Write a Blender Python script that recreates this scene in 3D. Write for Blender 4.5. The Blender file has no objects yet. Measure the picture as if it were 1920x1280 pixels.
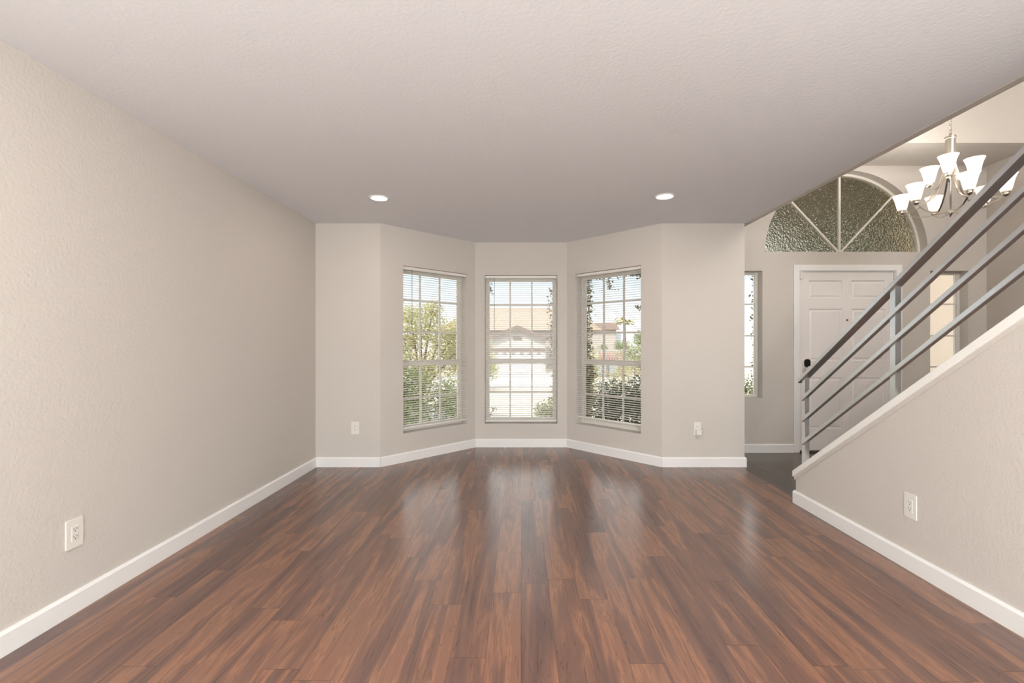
import bpy, bmesh, math, random
from mathutils import Vector, Matrix
random.seed(7)
S = bpy.context.scene
COL = S.collection

# ------------------------------------------------------------------ camera
cam = bpy.data.cameras.new('camera')
cam.lens = 853 / 1920 * 36
cam.sensor_width = 36
cam.shift_x = -17 / 1920
cam.shift_y = 3 / 1920
cam.clip_start = 0.02
cam.clip_end = 500
co = bpy.data.objects.new('camera', cam)
co.location = (0, 0, 1.24)
co.rotation_euler = (math.pi / 2, 0, 0)
COL.objects.link(co)
S.camera = co

# ------------------------------------------------------------------ exposure
S.view_settings.view_transform = 'Standard'
S.view_settings.look = 'None'
S.view_settings.gamma = 1
S.view_settings.use_curve_mapping = False
S.view_settings.exposure = 0.42

# ------------------------------------------------------------------ sky
w = bpy.data.worlds.new('sky')
S.world = w
w.use_nodes = True
wn, wl = w.node_tree.nodes, w.node_tree.links
bg = wn['Background']
tc = wn.new('ShaderNodeTexCoord')
sp = wn.new('ShaderNodeSeparateXYZ')
rp = wn.new('ShaderNodeValToRGB')
wl.new(tc.outputs['Generated'], sp.inputs[0])
wl.new(sp.outputs['Z'], rp.inputs[0])
rp.color_ramp.elements[0].position = 0.0
rp.color_ramp.elements[0].color = (1.0, 0.97, 0.93, 1)
rp.color_ramp.elements[1].position = 0.7
rp.color_ramp.elements[1].color = (1.2, 1.2, 1.2, 1)
for p_, c_ in ((.06, (.74, .78, .80)), (.14, (.58, .68, .76)), (.26, (1.65, 1.61, 1.54))):
    e = rp.color_ramp.elements.new(p_)
    e.color = (*c_, 1)
wl.new(rp.outputs[0], bg.inputs[0])
bg.inputs[1].default_value = 1.3


def lamp(name, kind, loc, energy, color=(1, 1, 1), rot=(0, 0, 0), **kw):
    d = bpy.data.lights.new(name, kind)
    d.energy = energy
    d.color = color
    for k, v in kw.items():
        setattr(d, k, v)
    o = bpy.data.objects.new(name, d)
    o.location = loc
    o.rotation_euler = rot
    COL.objects.link(o)
    return o


# sun from behind the house and a little left, the street front is sunlit
lamp('sun', 'SUN', (0, -10, 20), 3.3, (1.0, 0.95, 0.86),
     (math.radians(42), 0, math.radians(-28)), angle=math.radians(0.6))
# area lamp inside the added patio window, fill light from behind the camera
lamp('fill_patio', 'AREA', (0.1, -3.1, 1.25), 72, (0.95, 0.985, 1.0),
     (math.radians(97), 0, 0), shape='RECTANGLE', size=3.6, size_y=2.1)
# area lamp inside the added high stair window, brightens the entry
lamp('fill_stair', 'AREA', (3.9, -3.1, 3.9), 135, (1.0, 0.985, 0.96),
     (math.radians(54), 0, 0), shape='RECTANGLE', size=2.2, size_y=1.6)


# ------------------------------------------------------------------ helpers
def obj(name, bm, mat=None, parent=None, smooth=False, kind=None, label=None, bevel=0):
    bmesh.ops.recalc_face_normals(bm, faces=bm.faces)
    me = bpy.data.meshes.new(name)
    bm.to_mesh(me)
    bm.free()
    o = bpy.data.objects.new(name, me)
    COL.objects.link(o)
    if mat:
        me.materials.append(mat)
    if smooth:
        for p in me.polygons:
            p.use_smooth = True
    if parent:
        o.parent = parent
    if kind:
        o['kind'] = kind
    if label:
        o['label'] = label
    if bevel:
        m = o.modifiers.new('bevel', 'BEVEL')
        m.width = bevel
        m.segments = 2
        m.limit_method = 'ANGLE'
    return o


def root(name, label=None, cat=None, group=None, loc=(0, 0, 0), rz=0, kind=None):
    o = bpy.data.objects.new(name, None)
    o.empty_display_size = 0.1
    o.location = loc
    o.rotation_euler = (0, 0, rz)
    COL.objects.link(o)
    tag(o, label, cat, group, kind)
    return o


def tag(o, label=None, cat=None, group=None, kind=None):
    if label: o['label'] = label
    if cat: o['category'] = cat
    if group: o['group'] = group
    if kind: o['kind'] = kind
    return o


def copy_tree(o, parent=None):
    c = o.copy()
    COL.objects.link(c)
    c.parent = parent
    for ch in list(o.children):
        copy_tree(ch, c)
    return c


def box(bm, x0, x1, y0, y1, z0, z1):
    v = [bm.verts.new(p) for p in ((x0, y0, z0), (x1, y0, z0), (x1, y1, z0), (x0, y1, z0),
                                   (x0, y0, z1), (x1, y0, z1), (x1, y1, z1), (x0, y1, z1))]
    for f in ((0, 3, 2, 1), (4, 5, 6, 7), (0, 1, 5, 4), (1, 2, 6, 5), (2, 3, 7, 6), (3, 0, 4, 7)):
        bm.faces.new([v[i] for i in f])


def bx(*a):
    bm = bmesh.new()
    for b in a:
        box(bm, *b)
    return bm


def prism(bm, pts, d):
    """extrude a closed 3d polygon by vector d"""
    d = Vector(d)
    a = [bm.verts.new(p) for p in pts]
    b = [bm.verts.new(Vector(p) + d) for p in pts]
    bm.faces.new(a)
    bm.faces.new(list(reversed(b)))
    n = len(pts)
    for i in range(n):
        j = (i + 1) % n
        bm.faces.new((a[i], b[i], b[j], a[j]))


def lathe(bm, prof, c=(0, 0, 0), n=28, axis='Z', closed_ends=True):
    """prof: list of (r, h)"""
    c = Vector(c)
    rings = []
    for r, h in prof:
        ring = []
        for i in range(n):
            a = 2 * math.pi * i / n
            p = (r * math.cos(a), r * math.sin(a), h)
            if axis == 'Y': p = (p[0], p[2], p[1])
            if axis == 'X': p = (p[2], p[0], p[1])
            ring.append(bm.verts.new(c + Vector(p)))
        rings.append(ring)
    for k in range(len(rings) - 1):
        for i in range(n):
            j = (i + 1) % n
            bm.faces.new((rings[k][i], rings[k][j], rings[k + 1][j], rings[k + 1][i]))
    if closed_ends:
        bm.faces.new(list(reversed(rings[0])))
        bm.faces.new(rings[-1])


def tube(bm, pts, r, n=8, flat=None):
    """tube along pts; flat=(a,b) half sizes for a strip (b vertical-ish)"""
    pts = [Vector(p) for p in pts]
    rings = []
    up0 = Vector((0, 0, 1))
    for i, p in enumerate(pts):
        t = (pts[min(i + 1, len(pts) - 1)] - pts[max(i - 1, 0)]).normalized()
        side = t.cross(up0)
        if side.length < 1e-3: side = Vector((1, 0, 0))
        side.normalize()
        up = side.cross(t).normalized()
        rr = r[i] if isinstance(r, (list, tuple)) else r
        ring = []
        for k in range(n):
            a = 2 * math.pi * (k + .5) / n
            if flat:
                q = p + side * (flat[0] * (1 if math.cos(a) > 0 else -1)) + up * (flat[1] * (1 if math.sin(a) > 0 else -1))
            else:
                q = p + (side * math.cos(a) + up * math.sin(a)) * rr
            ring.append(bm.verts.new(q))
        rings.append(ring)
    for k in range(len(rings) - 1):
        for i in range(n):
            j = (i + 1) % n
            bm.faces.new((rings[k][i], rings[k][j], rings[k + 1][j], rings[k + 1][i]))
    bm.faces.new(list(reversed(rings[0])))
    bm.faces.new(rings[-1])


def bez(p0, p1, p2, p3, n=14):
    o = []
    for i in range(n + 1):
        t = i / n
        o.append(tuple((1 - t) ** 3 * a + 3 * (1 - t) ** 2 * t * b + 3 * (1 - t) * t * t * c + t ** 3 * d
                       for a, b, c, d in zip(p0, p1, p2, p3)))
    return o


# ------------------------------------------------------------------ materials
def newmat(name, color=(.8, .8, .8), rough=.6, metal=0, spec=.5):
    m = bpy.data.materials.new(name)
    m.use_nodes = True
    b = m.node_tree.nodes['Principled BSDF']
    b.inputs['Base Color'].default_value = (*color, 1)
    b.inputs['Roughness'].default_value = rough
    b.inputs['Metallic'].default_value = metal
    b.inputs['Specular IOR Level'].default_value = spec
    return m


def N(m, t, **kw):
    n = m.node_tree.nodes.new(t)
    for k, v in kw.items():
        setattr(n, k, v)
    return n


def L(m, a, b):
    m.node_tree.links.new(a, b)


def math_node(m, op, a, b=None, c=None):
    n = N(m, 'ShaderNodeMath', operation=op)
    for i, x in enumerate((a, b, c)):
        if x is None: continue
        if isinstance(x, (int, float)):
            n.inputs[i].default_value = x
        else:
            L(m, x, n.inputs[i])
    return n.outputs[0]


def noisy(m, scale=30, c0=None, c1=None, bump=0.0, dist=.002, detail=3, vor=False):
    """object-space noise for colour variation and relief"""
    b = m.node_tree.nodes['Principled BSDF']
    t = N(m, 'ShaderNodeTexCoord')
    n = N(m, 'ShaderNodeTexNoise')
    n.inputs['Scale'].default_value = scale
    n.inputs['Detail'].default_value = detail
    L(m, t.outputs['Object'], n.inputs['Vector'])
    if c0:
        r = N(m, 'ShaderNodeValToRGB')
        r.color_ramp.elements[0].position = .3
        r.color_ramp.elements[1].position = .7
        r.color_ramp.elements[0].color = (*c0, 1)
        r.color_ramp.elements[1].color = (*c1, 1)
        L(m, n.outputs['Fac'], r.inputs[0])
        L(m, r.outputs[0], b.inputs['Base Color'])
    if bump:
        bu = N(m, 'ShaderNodeBump')
        bu.inputs['Strength'].default_value = bump
        bu.inputs['Distance'].default_value = dist
        L(m, n.outputs['Fac'], bu.inputs['Height'])
        L(m, bu.outputs[0], b.inputs['Normal'])
    return m


WALLC = (.645, .60, .555)
M_wall = noisy(newmat('painted_plaster', WALLC, .75, spec=.25), 75, bump=.55, dist=.004, detail=2)
M_ceil = noisy(newmat('ceiling_paint', (.80, .81, .84), .85, spec=.2), 60, bump=.35, dist=.003, detail=2)
M_trim = newmat('white_trim_paint', (.88, .87, .86), .38)
M_cap = newmat('cap_paint', (.93, .92, .88), .4)
M_vinyl = newmat('window_vinyl', (.78, .74, .68), .45)
M_slat = newmat('blind_slat', (.82, .79, .75), .45)
M_cord = newmat('blind_cord', (.7, .68, .64), .7)
M_wand = newmat('blind_wand', (.30, .31, .32), .25)
M_door = newmat('door_paint', (.83, .79, .77), .4)
M_plate = newmat('outlet_plastic', (.82, .79, .74), .35)
M_dark = newmat('dark_slot', (.03, .028, .025), .6)
M_gloss = newmat('keypad_black', (.012, .010, .009), .15)
M_nickel = newmat('brushed_nickel', (.66, .62, .57), .28, metal=1)
M_nickel_d = newmat('lock_nickel', (.80, .77, .74), .45, metal=.8)
M_rail = newmat('rail_grey_paint', (.74, .77, .79), .26, metal=.94)
M_thresh = newmat('threshold_bronze', (.10, .085, .07), .4, metal=.6)
M_stucco = noisy(newmat('exterior_stucco', (.88, .72, .56), .9), 40, (.82, .70, .58), (.87, .76, .64), bump=.3)
M_eave = noisy(newmat('porch_soffit', (.20, .17, .12), .9), 8, (.14, .12, .085), (.24, .21, .15))
M_white_st = noisy(newmat('white_stucco', (.56, .52, .48), .9), 3, (.42, .39, .36), (.47, .44, .41))
M_roof = noisy(newmat('clay_tile_roof', (.62, .42, .30), .85), 6, (.27, .215, .165), (.32, .26, .21))
M_roof2 = noisy(newmat('red_tile_roof', (.5, .25, .18), .85), 4, (.17, .12, .10), (.22, .155, .13))
M_fascia = newmat('tan_fascia', (.17, .125, .10), .7)
M_glassdark = newmat('dark_window_glass', (.10, .09, .08), .15)
M_garage = newmat('garage_door_paint', (.55, .53, .51), .6)
M_concrete = noisy(newmat('concrete', (.6, .57, .53), .9), 2.5, (.27, .27, .27), (.33, .33, .32))
M_gravel = noisy(newmat('desert_gravel', (.5, .43, .36), .95), 9, (.42, .36, .30), (.62, .55, .46), bump=.6, dist=.02)
M_asph = noisy(newmat('street_paving', (.55, .54, .52), .95), 3, (.60, .58, .55), (.68, .66, .63))
M_bark = noisy(newmat('bark', (.16, .11, .08), .9), 14, (.10, .07, .05), (.24, .18, .13), bump=.6, dist=.01)
M_bin = newmat('bin_plastic', (.30, .34, .38), .5)
M_gate = newmat('rust_gate', (.42, .25, .22), .7)


def glass_thin():
    m = bpy.data.materials.new('window_glass')
    m.use_nodes = True
    nt = m.node_tree
    nt.nodes.remove(nt.nodes['Principled BSDF'])
    tr = N(m, 'ShaderNodeBsdfTransparent')
    tr.inputs[0].default_value = (.97, .98, .98, 1)
    gl = N(m, 'ShaderNodeBsdfGlossy')
    gl.inputs['Roughness'].default_value = .02
    fr = N(m, 'ShaderNodeFresnel')
    fr.inputs[0].default_value = 1.35
    mx = N(m, 'ShaderNodeMixShader')
    L(m, fr.outputs[0], mx.inputs[0])
    L(m, tr.outputs[0], mx.inputs[1])
    L(m, gl.outputs[0], mx.inputs[2])
    L(m, mx.outputs[0], nt.nodes['Material Output'].inputs[0])
    return m


M_glass = glass_thin()


def obscure_glass():
    m = newmat('patterned_glass', (.52, .51, .42), .02)
    b = m.node_tree.nodes['Principled BSDF']
    b.inputs['Transmission Weight'].default_value = 1
    b.inputs['IOR'].default_value = 1.45
    t = N(m, 'ShaderNodeTexCoord')
    v = N(m, 'ShaderNodeTexVoronoi', feature='SMOOTH_F1')
    v.inputs['Scale'].default_value = 60
    n = N(m, 'ShaderNodeTexNoise')
    n.inputs['Scale'].default_value = 40
    L(m, t.outputs['Object'], v.inputs['Vector'])
    L(m, t.outputs['Object'], n.inputs['Vector'])
    a = math_node(m, 'ADD', v.outputs['Distance'], n.outputs['Fac'])
    bu = N(m, 'ShaderNodeBump')
    bu.inputs['Strength'].default_value = 1
    bu.inputs['Distance'].default_value = .008
    L(m, a, bu.inputs['Height'])
    L(m, bu.outputs[0], b.inputs['Normal'])
    return m


M_obsc = obscure_glass()


def emis(name, color, strength):
    m = newmat(name, color, .5)
    b = m.node_tree.nodes['Principled BSDF']
    b.inputs['Emission Color'].default_value = (*color, 1)
    b.inputs['Emission Strength'].default_value = strength
    return m


M_lens = emis('led_lens', (1, .95, .88), 6)
M_bulb = emis('bulb', (1, .93, .82), 3)


def shade_mat():
    m = bpy.data.materials.new('frosted_lamp_glass')
    m.use_nodes = True
    nt = m.node_tree
    nt.nodes.remove(nt.nodes['Principled BSDF'])
    tr = N(m, 'ShaderNodeBsdfTranslucent')
    tr.inputs[0].default_value = (.95, .90, .84, 1)
    di = N(m, 'ShaderNodeBsdfDiffuse')
    di.inputs[0].default_value = (.92, .87, .82, 1)
    mx = N(m, 'ShaderNodeMixShader')
    mx.inputs[0].default_value = .25
    L(m, tr.outputs[0], mx.inputs[1])
    L(m, di.outputs[0], mx.inputs[2])
    em = N(m, 'ShaderNodeEmission')
    em.inputs[0].default_value = (1, .91, .82, 1)
    em.inputs[1].default_value = .12
    ad = N(m, 'ShaderNodeAddShader')
    L(m, mx.outputs[0], ad.inputs[0])
    L(m, em.outputs[0], ad.inputs[1])
    L(m, ad.outputs[0], nt.nodes['Material Output'].inputs[0])
    return m


M_shade = shade_mat()


def wood(name, ramp, spec=.7):
    m = newmat(name, (.2, .1, .07), .3)
    b = m.node_tree.nodes['Principled BSDF']
    PW, PL = .140, 1.22
    t = N(m, 'ShaderNodeTexCoord')
    s = N(m, 'ShaderNodeSeparateXYZ')
    L(m, t.outputs['Object'], s.inputs[0])
    xs = math_node(m, 'DIVIDE', s.outputs['X'], PW)
    colx = math_node(m, 'FLOOR', xs)
    fx = math_node(m, 'FRACT', xs)
    wn1 = N(m, 'ShaderNodeTexWhiteNoise', noise_dimensions='1D')
    L(m, colx, wn1.inputs['W'])
    ys = math_node(m, 'ADD', math_node(m, 'DIVIDE', s.outputs['Y'], PL), math_node(m, 'MULTIPLY', wn1.outputs['Value'], 7.0))
    rowy = math_node(m, 'FLOOR', ys)
    fy = math_node(m, 'FRACT', ys)
    cb = N(m, 'ShaderNodeCombineXYZ')
    L(m, colx, cb.inputs[0])
    L(m, rowy, cb.inputs[1])
    wn2 = N(m, 'ShaderNodeTexWhiteNoise', noise_dimensions='2D')
    L(m, cb.outputs[0], wn2.inputs['Vector'])
    off = N(m, 'ShaderNodeVectorMath', operation='SCALE')
    L(m, wn2.outputs['Color'], off.inputs[0])
    off.inputs['Scale'].default_value = 40
    pos = N(m, 'ShaderNodeVectorMath', operation='ADD')
    L(m, t.outputs['Object'], pos.inputs[0])
    L(m, off.outputs[0], pos.inputs[1])

    def grain(sx, sy, scale, detail, dist, rough=.55):
        mp = N(m, 'ShaderNodeMapping')
        mp.inputs['Scale'].default_value = (sx, sy, 1)
        L(m, pos.outputs[0], mp.inputs[0])
        n = N(m, 'ShaderNodeTexNoise')
        n.inputs['Scale'].default_value = scale
        n.inputs['Detail'].default_value = detail
        n.inputs['Roughness'].default_value = rough
        n.inputs['Distortion'].default_value = dist
        L(m, mp.outputs[0], n.inputs['Vector'])
        return n.outputs['Fac']
    broad = grain(8, .55, 1.0, 2.5, 1.1)
    swirl = grain(6, 1.1, 1.8, 3, 1.6)
    fine = grain(90, 3.0, 2.0, 3, .4)
    v = math_node(m, 'ADD', math_node(m, 'MULTIPLY', broad, 1.0), math_node(m, 'MULTIPLY', swirl, .30))
    v = math_node(m, 'ADD', v, math_node(m, 'MULTIPLY', fine, .14))
    v = math_node(m, 'ADD', v, .10)
    v = math_node(m, 'ADD', v, math_node(m, 'MULTIPLY', wn2.outputs['Value'], .15))
    r = N(m, 'ShaderNodeValToRGB')
    cr = r.color_ramp
    cr.elements[0].position = .66
    cr.elements[0].color = (*ramp[0], 1)
    cr.elements[1].position = 1.18
    cr.elements[1].color = (*ramp[4], 1)
    for p, c in ((.79, ramp[1]), (.90, ramp[2]), (1.02, ramp[3])):
        e = cr.elements.new(p)
        e.color = (*c, 1)
    L(m, v, r.inputs[0])
    # thin dark mineral streaks
    st = grain(22, .7, 1.2, 2, 2.2)
    d = math_node(m, 'ABSOLUTE', math_node(m, 'SUBTRACT', st, .5))
    streak = N(m, 'ShaderNodeMapRange')
    streak.inputs['From Min'].default_value = 0
    streak.inputs['From Max'].default_value = .018
    streak.inputs['To Min'].default_value = .66
    streak.inputs['To Max'].default_value = 1
    L(m, d, streak.inputs['Value'])
    # plank gaps
    ex = math_node(m, 'MINIMUM', fx, math_node(m, 'SUBTRACT', 1, fx))
    ey = math_node(m, 'MINIMUM', fy, math_node(m, 'SUBTRACT', 1, fy))
    gx = math_node(m, 'GREATER_THAN', ex, .008)
    gy = math_node(m, 'GREATER_THAN', ey, .0012)
    g = math_node(m, 'MULTIPLY', gx, gy)
    g = math_node(m, 'ADD', math_node(m, 'MULTIPLY', g, .35), .65)
    g = math_node(m, 'MULTIPLY', g, streak.outputs[0])
    mul = N(m, 'ShaderNodeVectorMath', operation='SCALE')
    L(m, r.outputs[0], mul.inputs[0])
    L(m, g, mul.inputs['Scale'])
    L(m, mul.outputs[0], b.inputs['Base Color'])
    b.inputs['Roughness'].default_value = .23
    b.inputs['Specular IOR Level'].default_value = spec
    bu = N(m, 'ShaderNodeBump')
    bu.inputs['Strength'].default_value = .12
    bu.inputs['Distance'].default_value = .001
    L(m, fine, bu.inputs['Height'])
    L(m, bu.outputs[0], b.inputs['Normal'])
    return m


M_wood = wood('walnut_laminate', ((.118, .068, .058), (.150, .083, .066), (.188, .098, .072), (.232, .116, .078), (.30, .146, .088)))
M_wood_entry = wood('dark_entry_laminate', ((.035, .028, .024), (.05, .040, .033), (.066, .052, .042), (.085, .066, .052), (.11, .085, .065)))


def leafmat(name, c0, c1, trans=.35):
    m = newmat(name, c0, .55)
    b = m.node_tree.nodes['Principled BSDF']
    g = N(m, 'ShaderNodeNewGeometry')
    r = N(m, 'ShaderNodeValToRGB')
    r.color_ramp.elements[0].color = (*c0, 1)
    r.color_ramp.elements[1].color = (*c1, 1)
    L(m, g.outputs['Random Per Island'], r.inputs[0])
    L(m, r.outputs[0], b.inputs['Base Color'])
    tr = N(m, 'ShaderNodeBsdfTranslucent')
    L(m, r.outputs[0], tr.inputs[0])
    mx = N(m, 'ShaderNodeMixShader')
    mx.inputs[0].default_value = trans
    L(m, b.outputs[0], mx.inputs[1])
    L(m, tr.outputs[0], mx.inputs[2])
    L(m, mx.outputs[0], m.node_tree.nodes['Material Output'].inputs[0])
    return m


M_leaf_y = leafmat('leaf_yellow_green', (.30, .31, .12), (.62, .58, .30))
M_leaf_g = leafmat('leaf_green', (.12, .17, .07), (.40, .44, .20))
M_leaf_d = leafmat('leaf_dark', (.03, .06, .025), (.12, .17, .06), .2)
M_leaf_v = leafmat('leaf_vine', (.12, .14, .05), (.40, .34, .18), .4)
M_leaf_o = leafmat('leaf_olive', (.06, .07, .03), (.16, .16, .07), .3)


# ------------------------------------------------------------------ room shell
H = 2.44
XL, XR = -2.06, 2.13          # living room walls
YB = -3.2                     # wall behind the camera
YF = 4.56                     # front wall
BX0, BX1, BY = 1.411, .548, 5.43   # bay
XE = 2.24                     # return wall / ceiling edge
YE = 5.16                     # entry wall
XF = 5.28                     # foyer right wall
T = .17


def wall_poly(name, p0, p1, q0, q1, z0, z1, openings=(), mat=M_wall):
    """wall between inner points p0,p1 with outer points q0,q1; openings=(u0,u1,za,zb)"""
    p0, p1, q0, q1 = (Vector((*p, 0)) for p in (p0, p1, q0, q1))
    d = (p1 - p0)
    Ln = d.length
    d.normalize()
    n = (q0 - p0) - d * (q0 - p0).dot(d)
    bm = bmesh.new()

    def pair(u):
        if u <= 0: return p0, q0
        if u >= Ln: return p1, q1
        return p0 + d * u, p0 + d * u + n

    def piece(ua, ub, za, zb):
        if ub - ua < 1e-4 or zb - za < 1e-4: return
        a, A = pair(ua)
        b, B = pair(ub)
        prism(bm, [v + Vector((0, 0, za)) for v in (a, b, B, A)], (0, 0, zb - za))
    u = 0
    for (ua, ub, za, zb) in sorted(openings):
        piece(u, ua, z0, z1)
        piece(ua, ub, z0, za)
        piece(ua, ub, zb, z1)
        u = ub
    piece(u, Ln, z0, z1)
    bmesh.ops.remove_doubles(bm, verts=bm.verts, dist=1e-5)
    return obj(name, bm, mat, kind='structure')


WZ0, WZ1 = .295, 2.05
k = T * math.tan(math.radians(22.5))
wall_poly('wall_left', (XL, YF), (XL, YB), (XL - T, YF), (XL - T, YB - T), 0, H)
wall_poly('wall_front_left', (XL - T, YF), (-BX0, YF), (XL - T, YF + T), (-BX0 - k, YF + T), 0, H)
Lb = math.hypot(BX0 - BX1, BY - YF)
s2 = math.sqrt(.5)
# bay: left, front, right
wall_poly('wall_bay_left', (-BX0, YF), (-BX1, BY), (-BX0 - k, YF + T), (-BX1 - k, BY + T), 0, H,
          [(.259, 1.110, WZ0, WZ1)])
wall_poly('wall_bay_front', (-BX1, BY), (BX1, BY), (-BX1 - k, BY + T), (BX1 + k, BY + T), 0, H,
          [(BX1 - .433, BX1 + .433, .278, WZ1)])
wall_poly('wall_bay_right', (BX1, BY), (BX0, YF), (BX1 + k, BY + T), (BX0 + k, YF + T), 0, H,
          [(Lb - 1.100, Lb - .236, WZ0, WZ1)])
# stub beside the entry and its return
bm = bx((BX0 + k, XE, YF, YF + T, 0, H), (XE - T, XE, YF + T, YE + T, 0, H))
prism(bm, [(BX0, YF, 0), (BX0 + k, YF, 0), (BX0 + k, YF + T, 0)], (0, 0, H))
obj('wall_front_right', bm, M_wall, kind='structure')

# knee wall of the stair and the full wall behind the camera
CAPM = .707
def captop(y): return .861 + CAPM * (2.676 - y)
def yat(z): return 2.676 - (z - .861) / CAPM
bm = bmesh.new()
zc = captop(3.53) - .05
prism(bm, [(XR, 3.53, 0), (XR, 3.53, zc), (XR, yat(H + .05), H), (XR, YB, H), (XR, YB, 0)], (.11, 0, 0))
obj('wall_stair', bm, M_wall, kind='structure', bevel=.006)
# sloped white cap
bm = bmesh.new()
y0, y1 = 3.545, yat(H) - .0
th = .046
prism(bm, [(XR - .018, y0, captop(y0)), (XR - .018, y1, captop(y1)), (XR - .018, y1, captop(y1) - th), (XR - .018, y0, captop(y0) - th)], (.146, 0, 0))
obj('trim_1', bm, M_cap, kind='structure', bevel=.003)
bm = bmesh.new()
prism(bm, [(XR - .008, 3.535, captop(3.535) - th), (XR - .008, y1, captop(y1) - th), (XR - .008, y1, captop(y1) - th - .028), (XR - .008, 3.535, captop(3.535) - th - .028)], (.126, 0, 0))
obj('trim_2', bm, M_wall, kind='structure')

# wall behind the camera, with two unseen windows added to let light in
wall_poly('wall_back', (XF, YB), (XL, YB), (XF, YB - T), (XL - T, YB - T), 0, H,
          [(XF - 1.9, XF + 1.7, .15, 2.3)])
wall_poly('wall_back_upper', (XF, YB), (XE, YB), (XF, YB - T), (XE, YB - T), H, 5.2,
          [(.4, 2.6, 3.2, 4.8)])
bm = bmesh.new()
box(bm, 2.242, 2.312, YB, YE, H - .002, 5.2)
obj('wall_upper_left', bm, M_wall, kind='structure', bevel=.012)
obj('wall_foyer_right', bx((XF, XF + T, YB - T, YE + T, 0, 5.2)), M_wall, kind='structure')
obj('wall_foyer_upper', bx((2.312, XF, 4.57, YE + T, 3.25, 5.2)), M_wall, kind='structure')

# ceiling of the living room with the bay
bm = bmesh.new()
e = T * .9
prism(bm, [(XL - e, YB - e, H), (XL - e, YF + e, H), (-BX0 - k, YF + e, H), (-BX1 - k, BY + e, H), (BX1 + k, BY + e, H),
           (BX0 + k, YF + e, H), (XE, YF + e, H), (XE, YB - e, H)], (0, 0, .28))
obj('ceiling', bm, M_ceil, kind='structure')
obj('ceiling_foyer', bx((2.1, XF + T, YB - T, YE + T, 5.2, 5.4)), M_wall, kind='structure')
# floor
bm = bmesh.new()
prism(bm, [(XL - e, YB - e, 0), (XL - e, YF + e, 0), (-BX0 - k, YF + e, 0), (-BX1 - k, BY + e, 0), (BX1 + k, BY + e, 0),
           (BX0 + k, YF + e, 0), (XR + .06, YF + e, 0), (XR + .06, YB - e, 0)], (0, 0, -.2))
obj('floor', bm, M_wood, kind='structure')
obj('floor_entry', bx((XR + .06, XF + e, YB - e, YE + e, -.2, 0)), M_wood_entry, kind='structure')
# upper landing behind the camera
obj('floor_landing', bx((2.312, XF, YB, -.2, 2.5, 2.7)), M_wall, kind='structure')

# entry wall: door, two sidelights, half round window
DX0, DX1, DZ = 3.150, 4.250, 2.063
SLL, SLR = (2.30, 2.738), (4.64, 5.072)
SZ0, SZ1 = .616, 2.06
AX, AZ, AR = 3.69, 2.275, .925
bm = bmesh.new()
ya, yb = YE, YE + T
xs = [(XE, SLL[0], 0, AZ), (SLL[0], SLL[1], 0, SZ0), (SLL[0], SLL[1], SZ1, AZ), (SLL[1], DX0, 0, AZ), (DX0, DX1, DZ, AZ),
      (DX1, SLR[0], 0, AZ), (SLR[0], SLR[1], 0, SZ0), (SLR[0], SLR[1], SZ1, AZ), (SLR[1], XF, 0, AZ),
      (XE, AX - AR, AZ, 3.25), (AX + AR, XF, AZ, 3.25)]
for x0, x1, z0, z1 in xs:
    box(bm, x0, x1, ya, yb, z0, z1)
NA = 48
for i in range(NA):
    a0, a1 = math.pi * i / NA, math.pi * (i + 1) / NA
    p0 = (AX + AR * math.cos(a0), AZ + AR * math.sin(a0))
    p1 = (AX + AR * math.cos(a1), AZ + AR * math.sin(a1))
    prism(bm, [(p0[0], ya, p0[1]), (p1[0], ya, p1[1]), (p1[0], ya, 3.25), (p0[0], ya, 3.25)], (0, T, 0))
obj('wall_entry', bm, M_wall, kind='structure')


# ------------------------------------------------------------------ baseboards
def baseboard(name, pts, side):
    """pts: polyline of the wall face, side: +1 board lies left of the travel direction"""
    bm = bmesh.new()
    th, h = .015, .098
    V = [Vector((*p, 0)) for p in pts]
    nor = []
    for i in range(len(V) - 1):
        d = (V[i + 1] - V[i]).normalized()
        nor.append(Vector((-d.y, d.x, 0)) * side)
    offs = []
    for i in range(len(V)):
        a = nor[max(i - 1, 0)]
        b = nor[min(i, len(nor) - 1)]
        m = (a + b).normalized()
        offs.append(m / max(.3, m.dot(a)))
    prof = [(0, 0), (th, 0), (th, h - .012), (th * .72, h - .006), (th * .5, h), (0, h)]
    rings = [[bm.verts.new(v + o * x + Vector((0, 0, z))) for x, z in prof] for v, o in zip(V, offs)]
    for a, b in zip(rings, rings[1:]):
        for i in range(len(prof)):
            j = (i + 1) % len(prof)
            bm.faces.new((a[i], a[j], b[j], b[i]))
    bm.faces.new(rings[0])
    bm.faces.new(list(reversed(rings[-1])))
    return obj(name, bm, M_trim, kind='structure')


baseboard('baseboard_left', [(XL, YB), (XL, YF)], -1)
baseboard('baseboard_front_left', [(XL + .015, YF), (-BX0, YF)], -1)
baseboard('baseboard_bay', [(-BX0, YF), (-BX1, BY), (BX1, BY), (BX0, YF)], -1)
baseboard('baseboard_front_right', [(BX0, YF), (XE, YF), (XE, YE)], -1)
baseboard('baseboard_entry', [(XE + .015, YE), (DX0 - .063, YE)], -1)
baseboard('baseboard_entry_right', [(DX1 + .063, YE), (XF, YE), (XF, YB)], -1)
baseboard('baseboard_stair', [(XR + .11, 3.53), (XR, 3.53), (XR, YB)], -1)


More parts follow.
